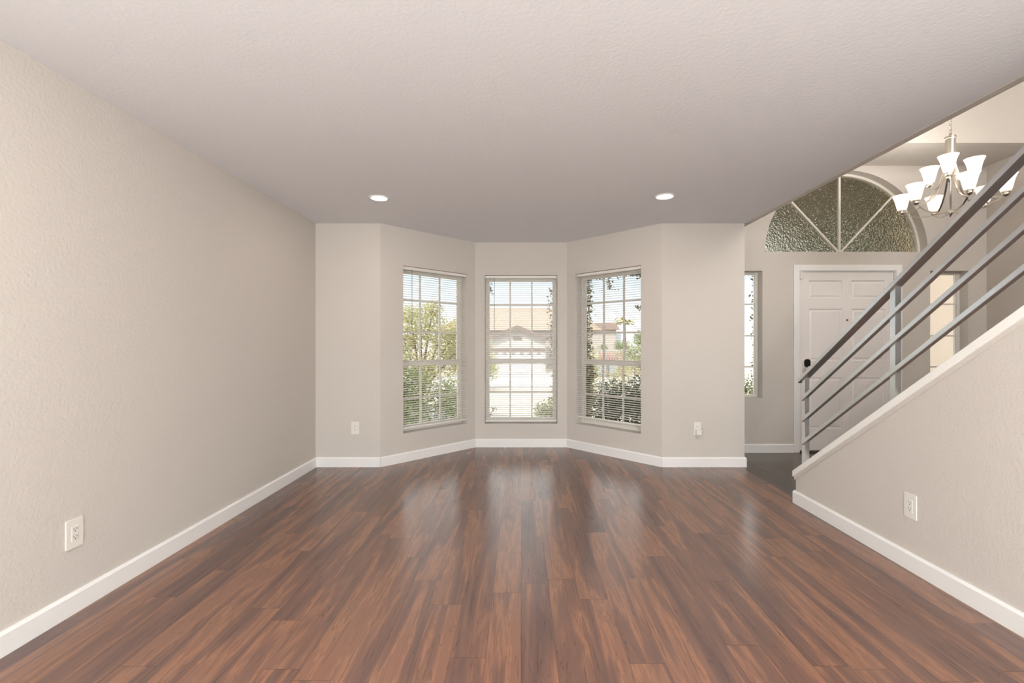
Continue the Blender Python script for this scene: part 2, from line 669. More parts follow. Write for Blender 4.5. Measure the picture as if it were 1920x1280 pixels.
# ------------------------------------------------------------------ windows + blinds (local frame: x along wall, y outward, z up)
def win(name, P, ang, W, z0, z1):
    r = root(name, loc=(P[0], P[1], 0), rz=ang, kind='structure')
    f0, f1, fw = .118, .168, .034
    obj('window_frame', bx((0, fw, f0, f1, z0, z1), (W - fw, W, f0, f1, z0, z1), (fw, W - fw, f0, f1, z0, z0 + .03), (fw, W - fw, f0, f1, z1 - .045, z1)),
        M_vinyl, r, bevel=.002)
    zm = 1.02
    for nm, ya_, zs in (('upper_sash', .143, [zm, 1.357, 1.707, z1 - .045]), ('lower_sash', .127, [z0 + .03, .643, zm + .002])):
        b = bmesh.new()
        y0_, y1_ = ya_, ya_ + .015
        xa, xb = fw, W - fw
        for x in (xa, xb - .014):
            box(b, x, x + .014, y0_ - .004, y1_ + .004, zs[0], zs[-1])
        box(b, xa, xb, y0_ - .006, y1_ + .006, zs[0], zs[0] + (.026 if nm[0] == 'u' else .03))
        box(b, xa, xb, y0_ - .006, y1_ + .006, zs[-1] - (.016 if nm[0] == 'u' else .034), zs[-1])
        for z in zs[1:-1]:
            box(b, xa, xb, y0_, y1_, z - .009, z + .009)
        for kx in (1, 2):
            x = xa + (xb - xa) * kx / 3
            box(b, x - .009, x + .009, y0_ - .001, y1_ + .001, zs[0], zs[-1])
        sash = obj(nm, b, M_vinyl, r)
        obj('pane', bx((xa, xb, ya_ + .006, ya_ + .009, zs[0], zs[-1])), M_glass, sash)
    return r


def blind(P, ang, W, z0, z1, bottom, label, wand):
    r = root('window_blind', label, 'blind', 'mini blinds in the bay', (P[0], P[1], 0), ang)
    g = .004
    yc = .034
    obj('head_rail', bx((g, W - g, yc - .014, yc + .014, z1 - .034, z1 - .003)), M_slat, r, bevel=.002)
    b = bmesh.new()
    pitch = .0243
    zt = z1 - .05
    n = int((zt - bottom - .012) / pitch)
    tilt = math.radians(2.5)
    for i in range(n):
        z = zt - i * pitch
        sec = []
        for u in (-1, -.4, .4, 1):
            yy = u * .0125
            zz = .0036 * (1 - u * u)
            sec.append((yc + yy * math.cos(tilt), z + zz + yy * math.sin(tilt)))
        prof = sec + [(y, z_ - .0009) for y, z_ in reversed(sec)]
        prism(b, [(g + .003, y, z_) for y, z_ in prof], (W - 2 * g - .006, 0, 0))
    obj('slats', b, M_slat, r, label='thin horizontal slats')
    obj('bottom_rail', bx((g + .002, W - g - .002, yc - .013, yc + .013, bottom, bottom + .016)), M_slat, r, bevel=.002)
    for x in (.10, W / 2, W - .10):
        b = bmesh.new()
        for yy in (yc - .0135, yc + .0135):
            tube(b, [(x, yy, bottom + .01), (x, yy, z1 - .03)], .0006, 4)
        obj('ladder_cord', b, M_cord, r)
    if wand:
        b = bmesh.new()
        tube(b, [(wand, yc - .022, z1 - .03), (wand, yc - .023, z1 - .66)], .0032, 6)
        obj('tilt_wand', b, M_wand, r, label='thin dark tilt wand')
    return r


A45 = math.radians(45)
pL = (-BX0 + .259 * s2, YF + .259 * s2)
pR = (BX1 + (Lb - 1.100) * s2, BY - (Lb - 1.100) * s2)
win('window_1', pL, A45, .851, WZ0, WZ1)
win('window_2', (-.433, BY), 0, .866, .278, WZ1)
win('window_3', pR, -A45, .864, WZ0, WZ1)
blind(pL, A45, .851, WZ0, WZ1, .335, 'white mini blind in the left angled bay window', .112)
blind((-.433, BY), 0, .866, .278, WZ1, .300, 'white mini blind in the middle bay window facing straight ahead', .115)
blind(pR, -A45, .864, WZ0, WZ1, .372, 'white mini blind stopping just above the sill of the right angled bay window', 0)


# sidelights
def sidelight(name, x0, x1, sashgap):
    r = root(name, loc=(0, YE, 0), kind='structure')
    fw = .03
    f0, f1 = .10, .15
    obj('window_frame', bx((x0, x0 + fw, f0, f1, SZ0, SZ1), (x1 - fw, x1, f0, f1, SZ0, SZ1), (x0 + fw, x1 - fw, f0, f1, SZ0, SZ0 + .028),
                           (x0 + fw, x1 - fw, f0, f1, SZ1 - .03, SZ1)), M_vinyl, r, bevel=.002)
    b = bmesh.new()
    for z in (.965, 1.325, 1.69):
        box(b, x0 + fw, x1 - fw, f0 + .012, f0 + .03, z - .009, z + .009)
    obj('muntin', b, M_vinyl, r)
    obj('pane', bx((x0 + fw, x1 - fw, f0 + .019, f0 + .022, SZ0 + .028, SZ1 - .03)), M_glass, r)


sidelight('window_4', *SLL, 0)
sidelight('window_5', *SLR, 0)

# half round window
r = root('window_6', loc=(0, YE, 0), kind='structure')
b = bmesh.new()
ro, ri = AR, AR - .028
for i in range(NA):
    a0, a1 = math.pi * i / NA, math.pi * (i + 1) / NA
    q = [(AX + rr * math.cos(a), .10, AZ + rr * math.sin(a)) for rr, a in ((ri, a0), (ro, a0), (ro, a1), (ri, a1))]
    prism(b, q, (0, .05, 0))
obj('window_frame', b, M_vinyl, r)
b = bmesh.new()
for a, w_ in ((90, .011), (133, .010), (47, .010)):
    a = math.radians(a)
    d = Vector((math.cos(a), 0, math.sin(a)))
    nn = Vector((-d.z, 0, d.x)) * w_
    c = Vector((AX, .108, AZ + .005))
    prism(b, [c + nn + d * .01, c - nn + d * .01, c - nn + d * ri, c + nn + d * ri], (0, .03, 0))
obj('muntin', b, M_vinyl, r)
b = bmesh.new()
pts = [(AX + (ri + .01) * math.cos(math.pi * i / NA), .122, AZ + (ri + .01) * math.sin(math.pi * i / NA)) for i in range(NA + 1)]
prism(b, pts, (0, .006, 0))
obj('pane', b, M_obsc, r, label='patterned obscure glass')

# unseen back windows, patio and high stair, added for more light
r = root('added_window_1', loc=(0, YB, 0), kind='structure')
b = bmesh.new()
for x0, x1 in ((-1.7, -1.63), (.06, .14), (1.83, 1.9)):
    box(b, x0, x1, -.14, -.09, .15, 2.3)
box(b, -1.7, 1.9, -.14, -.09, .15, .22)
box(b, -1.7, 1.9, -.14, -.09, 2.23, 2.3)
obj('window_frame', b, M_vinyl, r)
obj('pane', bx((-1.7, 1.9, -.12, -.115, .16, 2.29)), M_glass, r)
r = root('added_window_2', loc=(0, YB, 0), kind='structure')
b = bx((2.68, 2.74, -.14, -.09, 3.2, 4.8), (4.82, 4.88, -.14, -.09, 3.2, 4.8), (2.74, 4.82, -.14, -.09, 3.2, 3.26), (2.74, 4.82, -.14, -.09, 4.74, 4.8))
obj('window_frame', b, M_vinyl, r)
obj('pane', bx((2.69, 4.87, -.12, -.115, 3.21, 4.79)), M_glass, r)

# ------------------------------------------------------------------ front door
r = root('door_1', loc=(0, YE, 0), kind='structure')
cw = .063
obj('door_casing', bx((DX0 - cw, DX0 + .004, -.016, 0, 0, DZ + cw), (DX1 - .004, DX1 + cw, -.016, 0, 0, DZ + cw), (DX0 + .004, DX1 - .004, -.016, 0, DZ - .004, DZ + cw)),
    M_trim, r, bevel=.004)
obj('door_jamb', bx((DX0, DX0 + .012, 0, .15, 0, DZ), (DX1 - .012, DX1, 0, .15, 0, DZ), (DX0 + .012, DX1 - .012, 0, .15, DZ - .012, DZ)), M_trim, r)
sx0, sx1, sz0, sz1 = DX0 + .016, DX1 - .016, .022, DZ - .016
# panel grid
pz = [(1.822, 1.822 + .203 - .0), (.0, .0)]
def zpx(y): return 1.24 - (y - 643) / 164.4
def xpx(x): return (x - 977) / 164.4
cols = [(xpx(1514.5), xpx(1577.5)), (xpx(1594.5), xpx(1657))]
rows = [(zpx(559.5), zpx(526)), (zpx(676), zpx(579)), (zpx(803), zpx(707.5))]
xl = sorted([sx0, sx1] + [v for c in cols for v in c])
zl = sorted([sz0, sz1] + [v for c in rows for v in c])
b = bmesh.new()
yf = .012
gv = [[b.verts.new((x, yf, z)) for z in zl] for x in xl]
panels = []
for i in range(len(xl) - 1):
    for j in range(len(zl) - 1):
        f = b.faces.new((gv[i][j], gv[i + 1][j], gv[i + 1][j + 1], gv[i][j + 1]))
        if i in (1, 3) and j in (1, 3, 5):
            panels.append(f)
b.normal_update()
for f in panels:
    f.normal_update()
    sgn = -1 if f.normal.y < 0 else 1
    res = bmesh.ops.inset_individual(b, faces=[f], thickness=.012, depth=0)
    bmesh.ops.translate(b, verts=f.verts, vec=(0, .012, 0))
    bmesh.ops.inset_individual(b, faces=[f], thickness=.012, depth=0)
    bmesh.ops.inset_individual(b, faces=[f], thickness=.022, depth=0)
    bmesh.ops.translate(b, verts=f.verts, vec=(0, -.008, 0))
# back
eb = [e for e in b.edges if e.is_boundary]
ret = bmesh.ops.extrude_edge_only(b, edges=eb)
vs = [v for v in ret['geom'] if isinstance(v, bmesh.types.BMVert)]
bmesh.ops.translate(b, verts=vs, vec=(0, .04, 0))
slab = obj('door_slab', b, M_door, r, label='white six panel slab')
b = bmesh.new()
lathe(b, [(.009, 0), (.011, .004), (.007, .006)], (xpx(1586.6), yf - .004, zpx(600)), 16, 'Y')
obj('peephole', b, M_dark, slab, label='small dark viewer')
obj('threshold', bx((DX0 + .012, DX1 - .012, -.015, .14, 0, .018)), M_thresh, r, label='dark bronze threshold strip')

# keypad lock
def rrect(x0, x1, z0, z1, rad, n=6):
    pts = []
    for cx, cz, a0 in ((x1 - rad, z1 - rad, 0), (x0 + rad, z1 - rad, 90), (x0 + rad, z0 + rad, 180), (x1 - rad, z0 + rad, 270)):
        for i in range(n + 1):
            a = math.radians(a0 + 90 * i / n)
            pts.append((cx + rad * math.cos(a), cz + rad * math.sin(a)))
    return pts


kx0, kx1, kz0, kz1 = xpx(1502.2), xpx(1516.4), zpx(701), zpx(671.5)
b = bmesh.new()
prism(b, [(x, yf, z) for x, z in rrect(kx0, kx1, kz0, kz1, .038)], (0, -.022, 0))
lk = obj('keypad_lock', b, M_nickel_d, slab, bevel=.004, label='nickel lock body with black keypad')
b = bmesh.new()
prism(b, [(x, yf - .022, z) for x, z in rrect(kx0 + .010, kx1 - .006, zpx(687.8), kz1 - .008, .028)], (0, -.004, 0))
obj('keypad', b, M_gloss, lk, label='glossy black touch keypad')
b = bmesh.new()
box(b, (kx0 + kx1) / 2 - .006, (kx0 + kx1) / 2 + .006, yf - .050, yf - .022, zpx(699), zpx(692))
box(b, (kx0 + kx1) / 2 - .024, (kx0 + kx1) / 2 + .024, yf - .056, yf - .048, zpx(698.5), zpx(693))
obj('thumb_turn', b, M_nickel_d, lk, bevel=.002)
b = bmesh.new()
lathe(b, [(.034, 0), (.034, -.008), (.02, -.014), (.014, -.03), (.014, -.05), (.03, -.06), (.034, -.075), (.026, -.088), (.004, -.092)], (kx0 + .045, yf, .95), 24, 'Y')
obj('door_knob', b, M_nickel_d, slab, smooth=True)
# alarm contact on the casing
t = root('alarm_contact', 'small white plastic alarm contact at the top left corner of the front door', 'sensor', loc=(xpx(1499.5), YE, zpx(517)))
obj('contact_body', bx((-.028, -.003, -.034, -.016, -.042, .042)), M_plate, t, bevel=.003)
obj('magnet', bx((.001, .018, -.030, .012, -.036, .036)), M_plate, t, bevel=.003)


# ------------------------------------------------------------------ outlets (local: plate in x-z plane, facing -y)
def outlet(label, loc, rz, wdt=.078, hgt=.125, switch=False, group='wall outlets'):
    r = root('wall_outlet' if not switch else 'wall_outlet', label, 'outlet', group, loc, rz)
    b = bmesh.new()
    pr = rrect(-wdt / 2, wdt / 2, -hgt / 2, hgt / 2, .005, 3)
    prism(b, [(x, 0, z) for x, z in pr], (0, -.006, 0))
    obj('cover_plate', b, M_plate, r, bevel=.0022)
    b = bmesh.new()
    box(b, -.0165, .0165, -.0078, -.004, -.0335, .0335)
    soc = obj('receptacle', b, M_plate, r, bevel=.001)
    b = bmesh.new()
    for zc_ in (.018, -.016):
        box(b, -.0085, -.0062, -.0081, -.006, zc_ - .001, zc_ + .008)
        box(b, .0062, .0085, -.0081, -.006, zc_ - .001, zc_ + .007)
        lathe(b, [(.0028, 0), (.0028, -.0021)], (0, -.006, zc_ - .0075), 10, 'Y')
    obj('slots', b, M_dark, soc, label='dark plug slots')
    return r


outlet('large white outlet low on the textured left wall nearest the camera', (XL, 2.095, .365), math.radians(90), .083, .135)
outlet('white outlet above the baseboard between left corner and bay', (-1.662, YF, .390), 0)
outlet('white outlet above the baseboard right of the bay with a plug-in adapter below', (1.765, YF, .385), 0, .074, .128)
ot = outlet('white outlet under the stairs on the sloped-top right wall', (XR, 2.485, .350), math.radians(-90), .080, .135)
# plug adapter
t = root('plug_adapter', 'small white plug adapter in the lower socket of the right front outlet', 'adapter', loc=(1.772, YF - .008, .353))
obj('adapter_body', bx((-.026, .026, -.034, 0, -.030, .024)), M_plate, t, bevel=.004)
b = bmesh.new()
tube(b, [(-.016, -.018, -.030), (-.018, -.018, -.05), (-.016, -.017, -.072)], .004, 8)
obj('cable_plug', b, M_nickel_d, t, label='short grey connector hanging below')


# ------------------------------------------------------------------ recessed lights
def can(x, y, label):
    r = root('recessed_light', label, 'ceiling light', 'recessed lights', (x, y, H))
    b = bmesh.new()
    lathe(b, [(.064, 0), (.082, 0), (.080, -.006), (.068, -.008), (.063, -.003)], n=40, closed_ends=False)
    obj('trim_ring', b, M_trim, r, smooth=True)
    b = bmesh.new()
    lathe(b, [(.0635, -.001), (.0635, -.005), (.04, -.007), (.005, -.0075)], n=40)
    obj('light_lens', b, M_lens, r, label='bright warm white lens')
    d = lamp('recessed_lamp', 'AREA', (0, 0, -.012), 2.2, (1, .88, .74), shape='DISK', size=.12)
    d.parent = r
    return r


can(-1.173, 3.76, 'round recessed light glowing above the left of the bay')
can(1.175, 3.72, 'round recessed light glowing above the right of the bay')
can(-1.173, 1.15, 'added round recessed light above the left wall, behind the view')  # this and the next three are unseen lights added to brighten the room
can(1.175, 1.15, 'added round recessed light above the stair wall, behind the view')
can(-1.173, -1.45, 'added rear left round recessed light, behind the view')
can(1.175, -1.45, 'added rear right round recessed light, behind the view')

def added_foyer_can(x, y, label):  # unseen ceiling lights added to brighten the tall entry
    r = copy_tree(bpy.data.objects['recessed_light'])
    r.location = (x, y, 5.2)
    r['label'] = label
    for c in r.children:
        if c.type == 'LIGHT':
            c.data = c.data.copy()
            c.data.energy = 5


added_foyer_can(4.4, 2.6, 'added unseen recessed light in the tall entry ceiling by the outer wall')
added_foyer_can(3.0, 2.0, 'added unseen recessed light in the tall entry ceiling over the stairs')

# two unseen globe pendants added behind the camera to light the side walls
PD = root('fill_pendant', 'left fill lamp added as a white globe pendant behind the view', 'pendant lamp', 'globe pendants added behind the view', (-1.05, -.45, 0))
b = bmesh.new()
lathe(b, [(.06, 2.44), (.06, 2.42), (.01, 2.40), (.004, 2.38), (.004, 2.03), (.03, 2.02), (.04, 1.985)], n=24)
obj('cord_and_canopy', b, M_nickel, PD)
b = bmesh.new()
lathe(b, [(.045, 1.985), (.105, 1.955), (.145, 1.90), (.155, 1.85), (.145, 1.80), (.105, 1.745), (.05, 1.715)], n=32, closed_ends=False)
obj('lamp_shade', b, M_shade, PD, smooth=True)
lamp('fill_bulb', 'POINT', (0, 0, 1.68), 108, (.96, 1, .975), shadow_soft_size=.12).parent = PD
PE = copy_tree(PD)
PE.location = (1.05, -.45, 0)
PE['label'] = 'right fill lamp added as a white globe pendant behind the view'

# ------------------------------------------------------------------ stair railing
XRL = 2.19
RL = root('stair_railing', 'light grey metal stair railing with three sloped bars standing on the white sloped cap', 'railing')


def slopebar(zoff, thk, x0, x1, ya_, yb_):
    b = bmesh.new()
    prism(b, [(x0, ya_, captop(ya_) + zoff), (x0, yb_, captop(yb_) + zoff), (x0, yb_, captop(yb_) + zoff + thk), (x0, ya_, captop(ya_) + zoff + thk)], (x1 - x0, 0, 0))
    return b


YT = yat(H) + .02
def ytop(off): return yat(H - .02 - off) + .0
obj('handrail', slopebar(.683, .033, 2.157, 2.213, 3.548, .55), M_rail, RL, bevel=.002)
for off in (.520, .357, .181):
    obj('sloped_bar', slopebar(off, .031, 2.160, 2.187, 3.505, .55), M_rail, RL, bevel=.0015)
for yp in (3.497, 2.657, 1.817, .977):
    zb, zt_ = captop(yp), captop(yp) + .69
    b = bmesh.new()
    ha = .0185
    prism(b, [(2.170, yp - ha, captop(yp - ha) - .0), (2.170, yp + ha, captop(yp + ha)), (2.170, yp + ha, captop(yp + ha) + .685), (2.170, yp - ha, captop(yp - ha) + .685)], (.034, 0, 0))
    obj('post', b, M_rail, RL)

# stairs themselves, hidden behind the low wall
SR = root('staircase', 'straight staircase rising behind the low sloped wall and grey railing', 'staircase', loc=(0, 0, 0))
for i in range(14):
    ya_ = 3.38 - .257 * i
    z_ = .18 * (i + 1)
    obj('step', bx((2.32, 3.15, ya_ - .257, ya_, max(0, z_ - .36), z_ - .03)), M_trim, SR)
    obj('tread', bx((2.32, 3.17, ya_ - .257, ya_ + .025, z_ - .03, z_)), M_wood, SR, bevel=.006)

# ------------------------------------------------------------------ chandelier
CX, CY = 3.586, 3.80
CH = root('chandelier', 'brushed nickel chandelier with nine lit frosted bell shades in two tiers above the entry', 'chandelier', loc=(CX, CY, 0))
b = bmesh.new()
lathe(b, [(.035, 2.965), (.039, 2.962), (.039, 2.945), (.034, 2.943), (.034, 2.812), (.030, 2.805)], n=32)
obj('central_column', b, M_nickel, CH, smooth=False, label='polished nickel cylinder at the top')
b = bmesh.new()
lathe(b, [(.008, 2.99), (.008, 2.96)], n=12)
lathe(b, [(.0075, 2.81), (.0075, 2.33)], n=12)
lathe(b, [(.004, 2.350), (.016, 2.345), (.020, 2.333), (.020, 2.322), (.012, 2.312), (.006, 2.300), (.002, 2.292)], n=20)
lathe(b, [(.01, 2.66), (.022, 2.655), (.022, 2.635), (.01, 2.63)], n=20)
obj('stem', b, M_nickel, CH, smooth=True)
# chain
b = bmesh.new()
zc_ = 3.0
i = 0
while zc_ < 5.14:
    pts = []
    for kk in range(13):
        a = 2 * math.pi * kk / 12
        lx, lz = .010 * math.cos(a), .021 * math.sin(a)
        pts.append((lx, 0, zc_ + lz) if i % 2 == 0 else (0, lx, zc_ + lz))
    tube(b, pts, .0026, 5)
    zc_ += .034
    i += 1
obj('chain', b, M_nickel, CH)
b = bmesh.new()
lathe(b, [(.065, 5.2), (.065, 5.18), (.05, 5.16), (.012, 5.15)], n=28)
obj('canopy', b, M_nickel, CH, smooth=True)

shade_prof = [(.024, 0), (.030, .004), (.036, .022), (.041, .045), (.046, .070), (.052, .095), (.060, .118), (.068, .134)]


def chandelier_light(ang, R, zcup, tier):
    ca, sa = math.cos(ang), math.sin(ang)

    def P(r_, z_): return (r_ * ca, r_ * sa, z_)
    b = bmesh.new()
    if tier == 'out':
        pts = bez(P(.024, 2.80), P(.045, 2.62), P(.10, 2.40), P(R, zcup - .035), 16) + [P(R + .002, zcup - .015)]
        tube(b, pts, 1, 4, flat=(.006, .0028))
        pts = bez(P(.012, 2.335), P(.14, 2.315), P(R - .10, 2.325), P(R - .03, zcup - .04), 12)
        tube(b, pts, 1, 4, flat=(.006, .0028))
    else:
        pts = bez(P(.024, 2.80), P(.035, 2.66), P(.07, zcup - .09), P(R - .03, zcup - .062), 10) + \
              bez(P(R - .03, zcup - .062), P(R - .01, zcup - .058), P(R, zcup - .05), P(R, zcup - .015), 6)[1:]
        tube(b, pts, 1, 4, flat=(.006, .0028))
        pts = bez(P(.016, 2.645), P(.06, 2.60), P(R - .06, zcup - .075), P(R - .02, zcup - .055), 8)
        tube(b, pts, 1, 4, flat=(.005, .0024))
    arm = obj('arm', b, M_nickel, CH)
    b = bmesh.new()
    lathe(b, [(.006, -.035), (.020, -.026), (.026, -.018), (.022, -.008), (.026, 0), (.028, .006)], P(R, zcup), 20)
    obj('cup', b, M_nickel, arm, smooth=True)
    b = bmesh.new()
    prof = shade_prof + [(r_ - .0025, z_) for r_, z_ in reversed(shade_prof[1:])]
    lathe(b, prof, P(R, zcup + .004), 32, closed_ends=False)
    sh = obj('lamp_shade', b, M_shade, CH, smooth=True)
    b = bmesh.new()
    lathe(b, [(.008, .006), (.013, .02), (.020, .040), (.021, .055), (.016, .070), (.005, .078)], P(R, zcup + .004), 16)
    obj('bulb', b, M_bulb, sh, smooth=True)
    d = lamp('bulb_lamp', 'POINT', P(R, zcup + .121), 6.2, (1, .94, .86), shadow_soft_size=.014)
    d.parent = CH


for i in range(6):
    chandelier_light(math.radians(6 + 60 * i), .32, 2.487 - .072, 'out')
for i in range(3):
    chandelier_light(math.radians(102 + 120 * i), .16, 2.696 - .072, 'in')

# ------------------------------------------------------------------ outdoors
def gz(y):
    return -.15 if y < 12 else (-.15 - 1.75 * (y - 12) / 36 if y < 48 else -1.9)


bm = bmesh.new()
prism(bm, [(-80, -30, -.15), (-80, 12, -.15), (-80, 48, -1.9), (-80, 160, -1.9), (-80, 160, -3), (-80, -30, -3)], (160, 0, 0))
obj('ground', bm, M_gravel, kind='structure')
bm = bmesh.new()
prism(bm, [(-4.2, 6.6, -.14), (2.2, 6.6, -.14), (3.2, 17, gz(17) + .02), (-4.6, 17, gz(17) + .02), (-4.4, 12, -.135)], (0, 0, -.1))
obj('driveway', bm, M_concrete, kind='structure')
bm = bmesh.new()
prism(bm, [(-60, 17, gz(17) + .03), (60, 17, gz(17) + .03), (60, 30, gz(30) + .03), (-60, 30, gz(30) + .03)], (0, 0, -.1))
obj('street', bm, M_asph, kind='structure')
bm = bmesh.new()
prism(bm, [(-6, 30, gz(30) + .04), (3.5, 30, gz(30) + .04), (3.0, 48, gz(48) + .04), (-3.8, 48, gz(48) + .04)], (0, 0, -.1))
obj('far_driveway', bm, M_concrete, kind='structure')

# house across the street
G = -1.9
hb = root('house', 'pale stucco house with a garage gable across the street, seen by the middle bay window', 'house', loc=(-.39, 48, G))
b = bmesh.new()
prism(b, [(-3.0, 0, 0), (3.0, 0, 0), (3.0, 0, 3.55), (0, 0, 4.75), (-3.0, 0, 3.55)], (0, 7, 0))
obj('garage_wall', b, M_white_st, hb)
b = bmesh.new()
for sx in (-1, 1):
    prism(b, [(0, -.5, 5.02), (sx * 3.5, -.5, 3.62), (sx * 3.5, -.5, 3.36), (0, -.5, 4.72)], (0, 7.6, 0))
obj('garage_roof', b, M_roof2, hb)
b = bmesh.new()
for sx in (-1, 1):
    prism(b, [(0, -.56, 4.88), (sx * 3.5, -.56, 3.48), (sx * 3.5, -.56, 3.20), (0, -.56, 4.55)], (0, .06, 0))
obj('fascia', b, M_fascia, hb)
obj('gable_vent', bx((-.45, .45, -.08, 0, 3.45, 3.85)), M_fascia, hb)
obj('garage_header', bx((-2.9, 2.9, -.12, 0, 2.26, 2.62)), M_fascia, hb)
b = bmesh.new()
box(b, -2.7, 2.7, -.05, 0, 0, 2.26)
gd = obj('garage_door', b, M_garage, hb)
for i in range(6):
    cx = -2.25 + .9 * i
    b = bmesh.new()
    for a in (25, 60, 90, 120, 155):
        a = math.radians(a)
        d = Vector((math.cos(a), 0, math.sin(a)))
        nn = Vector((-d.z, 0, d.x)) * .03
        c = Vector((cx, -.07, 1.85))
        prism(b, [c + nn + d * .08, c - nn + d * .08, c - nn + d * .36, c + nn + d * .36], (0, .03, 0))
    obj('window_grille', b, M_glassdark, gd)
b = bmesh.new()
box(b, -9, 9.2, 8, 18, 0, 4.9)
obj('house_wall', b, M_white_st, hb)
b = bmesh.new()
e0 = [(-10, 7.2, 4.7), (10.3, 7.2, 4.7), (10.3, 19, 4.7), (-10, 19, 4.7)]
r0 = [(-6, 12.5, 7.75), (7.4, 12.5, 7.75)]
ev = [b.verts.new(p) for p in e0]
rv = [b.verts.new(p) for p in r0]
b.faces.new((ev[0], ev[1], rv[1], rv[0]))
b.faces.new((ev[1], ev[2], rv[1]))
b.faces.new((ev[2], ev[3], rv[0], rv[1]))
b.faces.new((ev[3], ev[0], rv[0]))
b.faces.new(list(reversed(ev)))
obj('main_roof', b, M_roof, hb)

# second house
h2 = root('house', 'far white house with a low red roof, seen by the right bay window', 'house', loc=(14.2, 70, G))
obj('house_wall', bx((-3.4, .4, 0, 8, 0, 5.2)), M_white_st, h2)
b = bmesh.new()
prism(b, [(-3.9, -.6, 5.2), (.9, -.6, 5.2), (.6, 1.2, 6.3), (-3.5, 1.2, 6.3)], (0, 7, 0))
obj('house_roof', b, M_roof2, h2)
obj('grey_block', bx((.4, 1.15, -.2, 1, 0, 4.9)), M_bin, h2)  # plain grey upright block at the right end of the house wall
# neighbours' low wall, gate, bins
t = bpy.data.objects
o = obj('garden_wall', bx((5.5, 13, 33, 33.25, gz(33), gz(33) + 1.9)), M_white_st)
tag(o, 'low white garden wall across the street, seen by the right bay window', 'wall')
g = root('garden_gate', 'rusty pink garden gate in front of the low white wall', 'gate', loc=(6.4, 32.6, gz(32.6)))
b = bmesh.new()
for i in range(9):
    box(b, -.75 + i * .18, -.67 + i * .18, 0, .04, .1, 1.75)
obj('gate_bars', b, M_gate, g)
obj('gate_frame', bx((-.82, -.75, -.01, .05, 0, 1.85), (.77, .84, -.01, .05, 0, 1.85), (-.75, .77, -.01, .05, .3, .38), (-.75, .77, -.01, .05, 1.45, 1.53)), M_gate, g)


def bin_(x, y, label):
    r = root('wheelie_bin', label, 'bin', 'bins by the street', (x, y, gz(y) + .02))
    b = bmesh.new()
    lo = [(-.24, -.3, .05), (.24, -.3, .05), (.24, .25, .05), (-.24, .25, .05)]
    hi = [(-.30, -.38, 1.0), (.30, -.38, 1.0), (.30, .34, 1.0), (-.30, .34, 1.0)]
    a = [b.verts.new(p) for p in lo]
    c = [b.verts.new(p) for p in hi]
    b.faces.new(list(reversed(a)))
    b.faces.new(c)
    for i in range(4):
        j = (i + 1) % 4
        b.faces.new((a[i], a[j], c[j], c[i]))
    obj('bin_body', b, M_bin, r, bevel=.02)
    obj('bin_lid', bx((-.32, .32, -.42, .36, 1.0, 1.07)), M_bin, r, bevel=.02)
    b = bmesh.new()
    lathe(b, [(.11, -.26), (.11, .26)], (0, .25, .11), 16, 'X')
    obj('wheels', b, M_dark, r)
    return r


bin_(5.45, 31.0, 'blue grey bin at the kerb, left of the two')
bin_(6.25, 31.1, 'blue grey bin at the kerb, right of the two')


# ------------------------------------------------------------------ foliage
def leaves(name, n, sampler, size, mat, parent=None, seed=1, aspect=.45, droop=0):
    rnd = random.Random(seed)
    verts, faces = [], []
    for _ in range(n):
        p = sampler(rnd)
        if p is None: continue
        p = Vector(p)
        d = Vector((rnd.gauss(0, 1), rnd.gauss(0, 1), rnd.gauss(0, .7) - droop)).normalized()
        s_ = d.cross(Vector((rnd.gauss(0, 1), rnd.gauss(0, 1), rnd.gauss(0, 1)))).normalized()
        nn = d.cross(s_)
        l = size * rnd.uniform(.6, 1.3)
        wd = l * aspect
        i0 = len(verts)
        verts += [p, p + d * l * .45 + s_ * wd * .5 + nn * l * .08, p + d * l, p + d * l * .45 - s_ * wd * .5 + nn * l * .08]
        faces += [(i0, i0 + 1, i0 + 2), (i0, i0 + 2, i0 + 3)]
    me = bpy.data.meshes.new(name)
    me.from_pydata([tuple(v) for v in verts], [], faces)
    me.materials.append(mat)
    o = bpy.data.objects.new(name, me)
    COL.objects.link(o)
    if parent: o.parent = parent
    return o


def blobs(cs):
    """cs: list of (x,y,z,rx,ry,rz); samples on/near shells of ellipsoids"""
    tot = [c[3] * c[5] for c in cs]

    def f(rnd):
        c = rnd.choices(cs, tot)[0]
        while True:
            v = Vector((rnd.uniform(-1, 1), rnd.uniform(-1, 1), rnd.uniform(-1, 1)))
            if .3 < v.length < 1: break
        v *= (rnd.random() ** .3)
        return (c[0] + v.x * c[3], c[1] + v.y * c[4], c[2] + v.z * c[5])
    return f


def shrub(name, label, cat, loc, cs, n, size, mat, trunk=None, seed=1, group=None, aspect=.45):
    r = root(name, label, cat, group, loc)
    leaves('foliage', n, blobs(cs), size, mat, r, seed, aspect)
    rnd = random.Random(seed)
    for c in cs:
        b = bmesh.new()
        base = (rnd.uniform(-.06, .06), rnd.uniform(-.06, .06), 0)
        mid = (c[0] * .4, c[1] * .4, c[2] * .5)
        tube(b, [base, mid, (c[0], c[1], c[2] + c[5] * .3)], [trunk or .03, (trunk or .03) * .7, (trunk or .03) * .3], 6)
        obj('stem', b, M_bark, r, smooth=True)
    return r


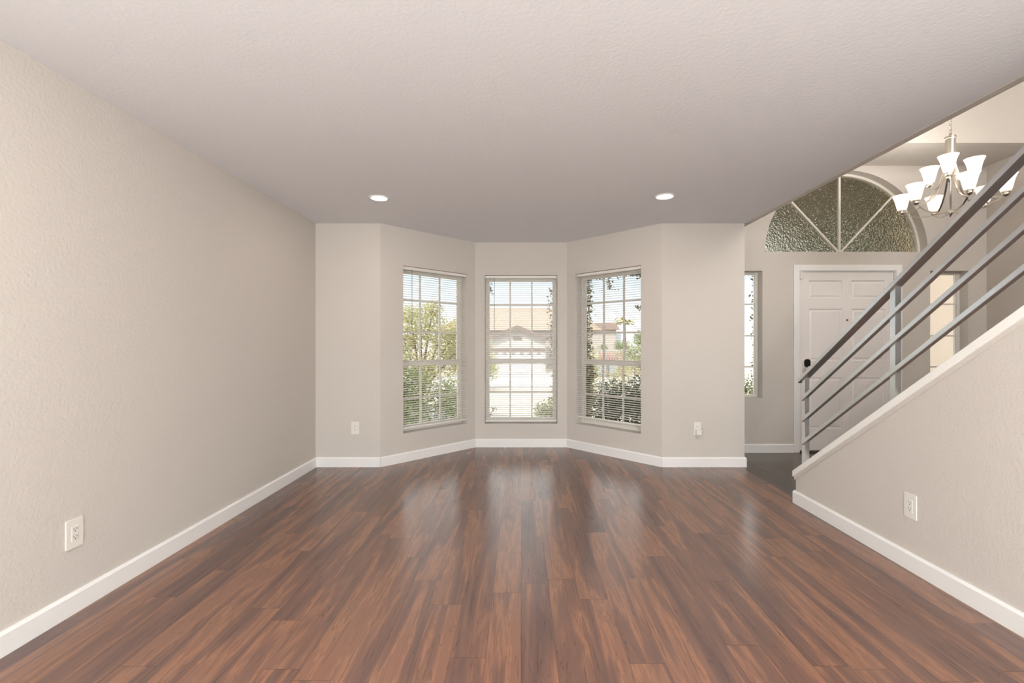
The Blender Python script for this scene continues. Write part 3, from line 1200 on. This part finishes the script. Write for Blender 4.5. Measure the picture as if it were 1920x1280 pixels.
# tree seen by the left bay window (yellow green, sunlit)
shrub('ornamental_tree', 'sunlit yellow green tree filling the left bay window', 'tree', (-2.9, 13.2, -.15),
      [(0, 0, 1.9, .75, .7, .75), (-.55, .1, 1.3, .7, .6, .8), (.6, 0, 1.4, .65, .6, .85), (.1, -.1, .6, .8, .6, .6), (.35, 0, 2.35, .35, .35, .35), (-.4, .2, 2.2, .35, .4, .4), (-1.2, .2, 1.5, .5, .5, .9), (1.0, .2, .9, .5, .5, .8), (1.15, 0, 1.7, .45, .5, .65)],
      12000, .085, M_leaf_y, .05, 3)
shrub('leafy_shrub', 'dense green shrub standing low outside the left bay window', 'shrub', (-2.25, 7.6, -.15),
      [(-.05, 0, .85, .55, .5, .72), (-.55, .3, .7, .5, .5, .7), (.42, .1, .6, .45, .4, .6), (.95, .4, .45, .4, .4, .45), (1.1, .2, .25, .4, .4, .32), (.35, -.1, .25, .6, .4, .35), (-.5, -.1, .3, .6, .4, .35)], 16000, .055, M_leaf_g, .03, 5, 'shrubs outside the bay')
shrub('leafy_shrub', 'pale green shrub at the left edge of the middle bay window', 'shrub', (-1.32, 15.5, gz(15.5)),
      [(0, 0, 1.35, .42, .4, .6), (.15, 0, .75, .55, .4, .6), (-.3, 0, .9, .5, .4, .8)], 5000, .08, M_leaf_y, .03, 6, 'shrubs outside the bay')
shrub('leafy_shrub', 'dark green shrub at the lower right of the middle bay window', 'shrub', (.68, 7.9, -.15),
      [(-.05, 0, .2, .34, .3, .36), (-.3, .1, .15, .22, .2, .25), (.3, 0, .4, .35, .3, .42)], 3600, .05, M_leaf_g, .02, 8, 'shrubs outside the bay')
# small shrubs by right window
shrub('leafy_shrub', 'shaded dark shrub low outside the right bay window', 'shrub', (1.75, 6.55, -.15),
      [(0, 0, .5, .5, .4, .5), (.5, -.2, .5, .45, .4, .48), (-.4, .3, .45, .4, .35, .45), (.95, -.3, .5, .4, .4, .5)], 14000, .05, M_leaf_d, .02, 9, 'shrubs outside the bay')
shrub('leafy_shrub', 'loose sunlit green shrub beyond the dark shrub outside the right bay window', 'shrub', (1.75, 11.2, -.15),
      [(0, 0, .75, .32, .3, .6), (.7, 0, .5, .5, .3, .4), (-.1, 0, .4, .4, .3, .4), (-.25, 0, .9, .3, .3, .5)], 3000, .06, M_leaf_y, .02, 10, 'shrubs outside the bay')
shrub('leafy_shrub', 'thin leafy shrub beside the kerb at the right of the right bay window', 'shrub', (3.2, 12.8, -.2),
      [(0, 0, 1.15, .7, .4, .35), (.4, 0, .8, .5, .3, .5)], 2000, .06, M_leaf_g, .02, 11, 'shrubs outside the bay')
shrub('leafy_shrub', 'pale shrub at the foot of the narrow window left of the front door', 'shrub', (4.55, 9.3, -.15),
      [(0, 0, .4, .5, .4, .4), (-.3, 0, .6, .3, .3, .3)], 2500, .05, M_leaf_g, .02, 15, 'shrubs outside the bay')
# distant trees
r = root('palm_tree', 'distant palm above the red roof, seen by the right bay window', 'palm', loc=(13.6, 60, G))
b = bmesh.new()
tube(b, [(0, 0, 0), (.1, 0, 3), (0, 0, 6.0)], [.3, .22, .2], 8)
obj('trunk', b, M_bark, r)
b = bmesh.new()
for i in range(26):
    a = i * 2.4
    el = random.uniform(-.3, 1.0)
    pts = bez((0, 0, 6.0), (.5 * math.cos(a), .5 * math.sin(a), 6.0 + .6 * el), (1.0 * math.cos(a), 1.0 * math.sin(a), 6.0 + .8 * el), (1.35 * math.cos(a), 1.35 * math.sin(a), 5.7 + .6 * el), 6)
    tube(b, pts, 1, 4, flat=(.16, .01))
obj('fronds', b, M_leaf_y, r)
shrub('leafy_tree', 'distant bright green tree right of the palm', 'tree', (15.4, 58, G), [(0, 0, 3.6, 1.4, 1.2, 1.5), (1.2, 0, 4.4, 1.2, 1.2, 1.3)], 1500, .3, M_leaf_g, .15, 12)
shrub('leafy_shrub', 'bright green hedge bush above the low white wall across the street', 'shrub', (8.0, 35, gz(35)), [(-.2, 0, 2.3, .9, .5, .5), (-1.6, .2, 2.2, .4, .4, .3)], 900, .14, M_leaf_g, .04, 13)
shrub('leafy_shrub', 'pale bush before the right end of the low white wall', 'shrub', (7.9, 30.5, gz(30.5)), [(0, 0, .9, .9, .5, .7), (-.9, 0, .6, .5, .4, .5)], 900, .13, M_leaf_y, .04, 14)


def vine(label, P, ang, strands, nl, seed, size=.038):
    """P: origin, ang: wall angle; strands: list of (x0,z0,x1,z1,spread,weight) just outside the wall"""
    r = root('climbing_vine', label, 'vine', 'vines on the front of the house', (P[0], P[1], 0), ang)
    wts = [s[5] for s in strands]

    def f(rnd):
        s_ = rnd.choices(strands, wts)[0]
        t_ = rnd.random()
        # clumps
        t_ = min(1, max(0, round(t_ * 14) / 14 + rnd.gauss(0, .022)))
        wob = math.sin(t_ * 17 + s_[0] * 9) * s_[4] * .5
        return (s_[0] + (s_[2] - s_[0]) * t_ + wob + rnd.gauss(0, s_[4]), T + .05 + abs(rnd.gauss(0, .05)), s_[1] + (s_[3] - s_[1]) * t_ + rnd.gauss(0, .02))
    leaves('foliage', nl, f, size, M_leaf_v, r, seed, .6, .3)
    for s_ in strands:
        b = bmesh.new()
        pts = []
        for i in range(13):
            t_ = i / 12
            pts.append((s_[0] + (s_[2] - s_[0]) * t_ + math.sin(t_ * 17 + s_[0] * 9) * s_[4] * .5, T + .06, s_[1] + (s_[3] - s_[1]) * t_))
        tube(b, pts, .0035, 5)
        obj('stem', b, M_bark, r)
    return r


vine('leafy vine climbing outside the right edge of the middle bay window', (-.433, BY), 0,
     [(.84, .1, .835, 2.15, .022, 1), (.80, 1.2, .86, 2.1, .03, .5), (.2, 2.10, .86, 2.06, .03, .25), (.02, 2.1, .05, 1.85, .02, .12), (.84, .1, .70, .42, .05, .35)], 620, 21)
vine('thick leafy vine climbing outside the left edge and head of the right bay window', pR, -A45,
     [(-.04, .0, -.04, 2.15, .022, 2.2), (-.02, .0, .02, 2.1, .02, 1.2), (-.02, .2, .04, 1.0, .03, 1.2),
      (.0, 2.06, .85, 2.03, .028, 1), (.62, 2.1, .80, 1.95, .04, .5), (.3, 2.08, .32, 1.86, .015, .12),
      (.66, 1.66, .82, 1.58, .01, .15), (.78, .5, .78, 1.2, .03, .4)], 3000, 22)
vine('thin vine climbing outside the narrow window left of the front door', (0, YE), 0,
     [(2.775, .3, 2.765, 2.15, .012, 1), (2.5, 2.09, 2.76, 2.07, .02, .2)], 170, 24)

# small twigs seen at the foot of the middle window
shrub('leafy_shrub', 'dark twiggy sprig at the lower left of the middle bay window', 'shrub', (-.60, 8.1, -.15),
      [(0, 0, .12, .10, .1, .10), (.12, 0, .22, .06, .05, .05)], 120, .05, M_leaf_d, .012, 25, 'shrubs outside the bay')

# porch outside the front door
obj('porch_floor', bx((2.45, 6.6, YE + T, 7.6, -.15, -.02)), M_concrete, kind='structure')
obj('porch_roof', bx((2.2, 5.9, YE + T, 9.0, 3.42, 3.6)), M_eave, kind='structure')
o = obj('porch_wall', bx((5.55, 7.4, 6.4, 6.6, -.15, 3.42)), M_stucco, kind='structure')
shrub('evergreen_tree', 'dark evergreen tree outside, seen through the half round window', 'tree', (8.6, 11.5, -.15),
      [(0, 0, 4.0, 1.9, 1.3, 1.5), (-1.4, 0, 5.0, 1.5, 1.0, 1.2), (1.3, .3, 4.6, 1.3, 1.2, 1.5), (0, 0, 2.6, 1.4, 1.0, .9), (-1.6, 0, 3.8, 1.0, .8, 1.0)], 16000, .16, M_leaf_o, .12, 31)
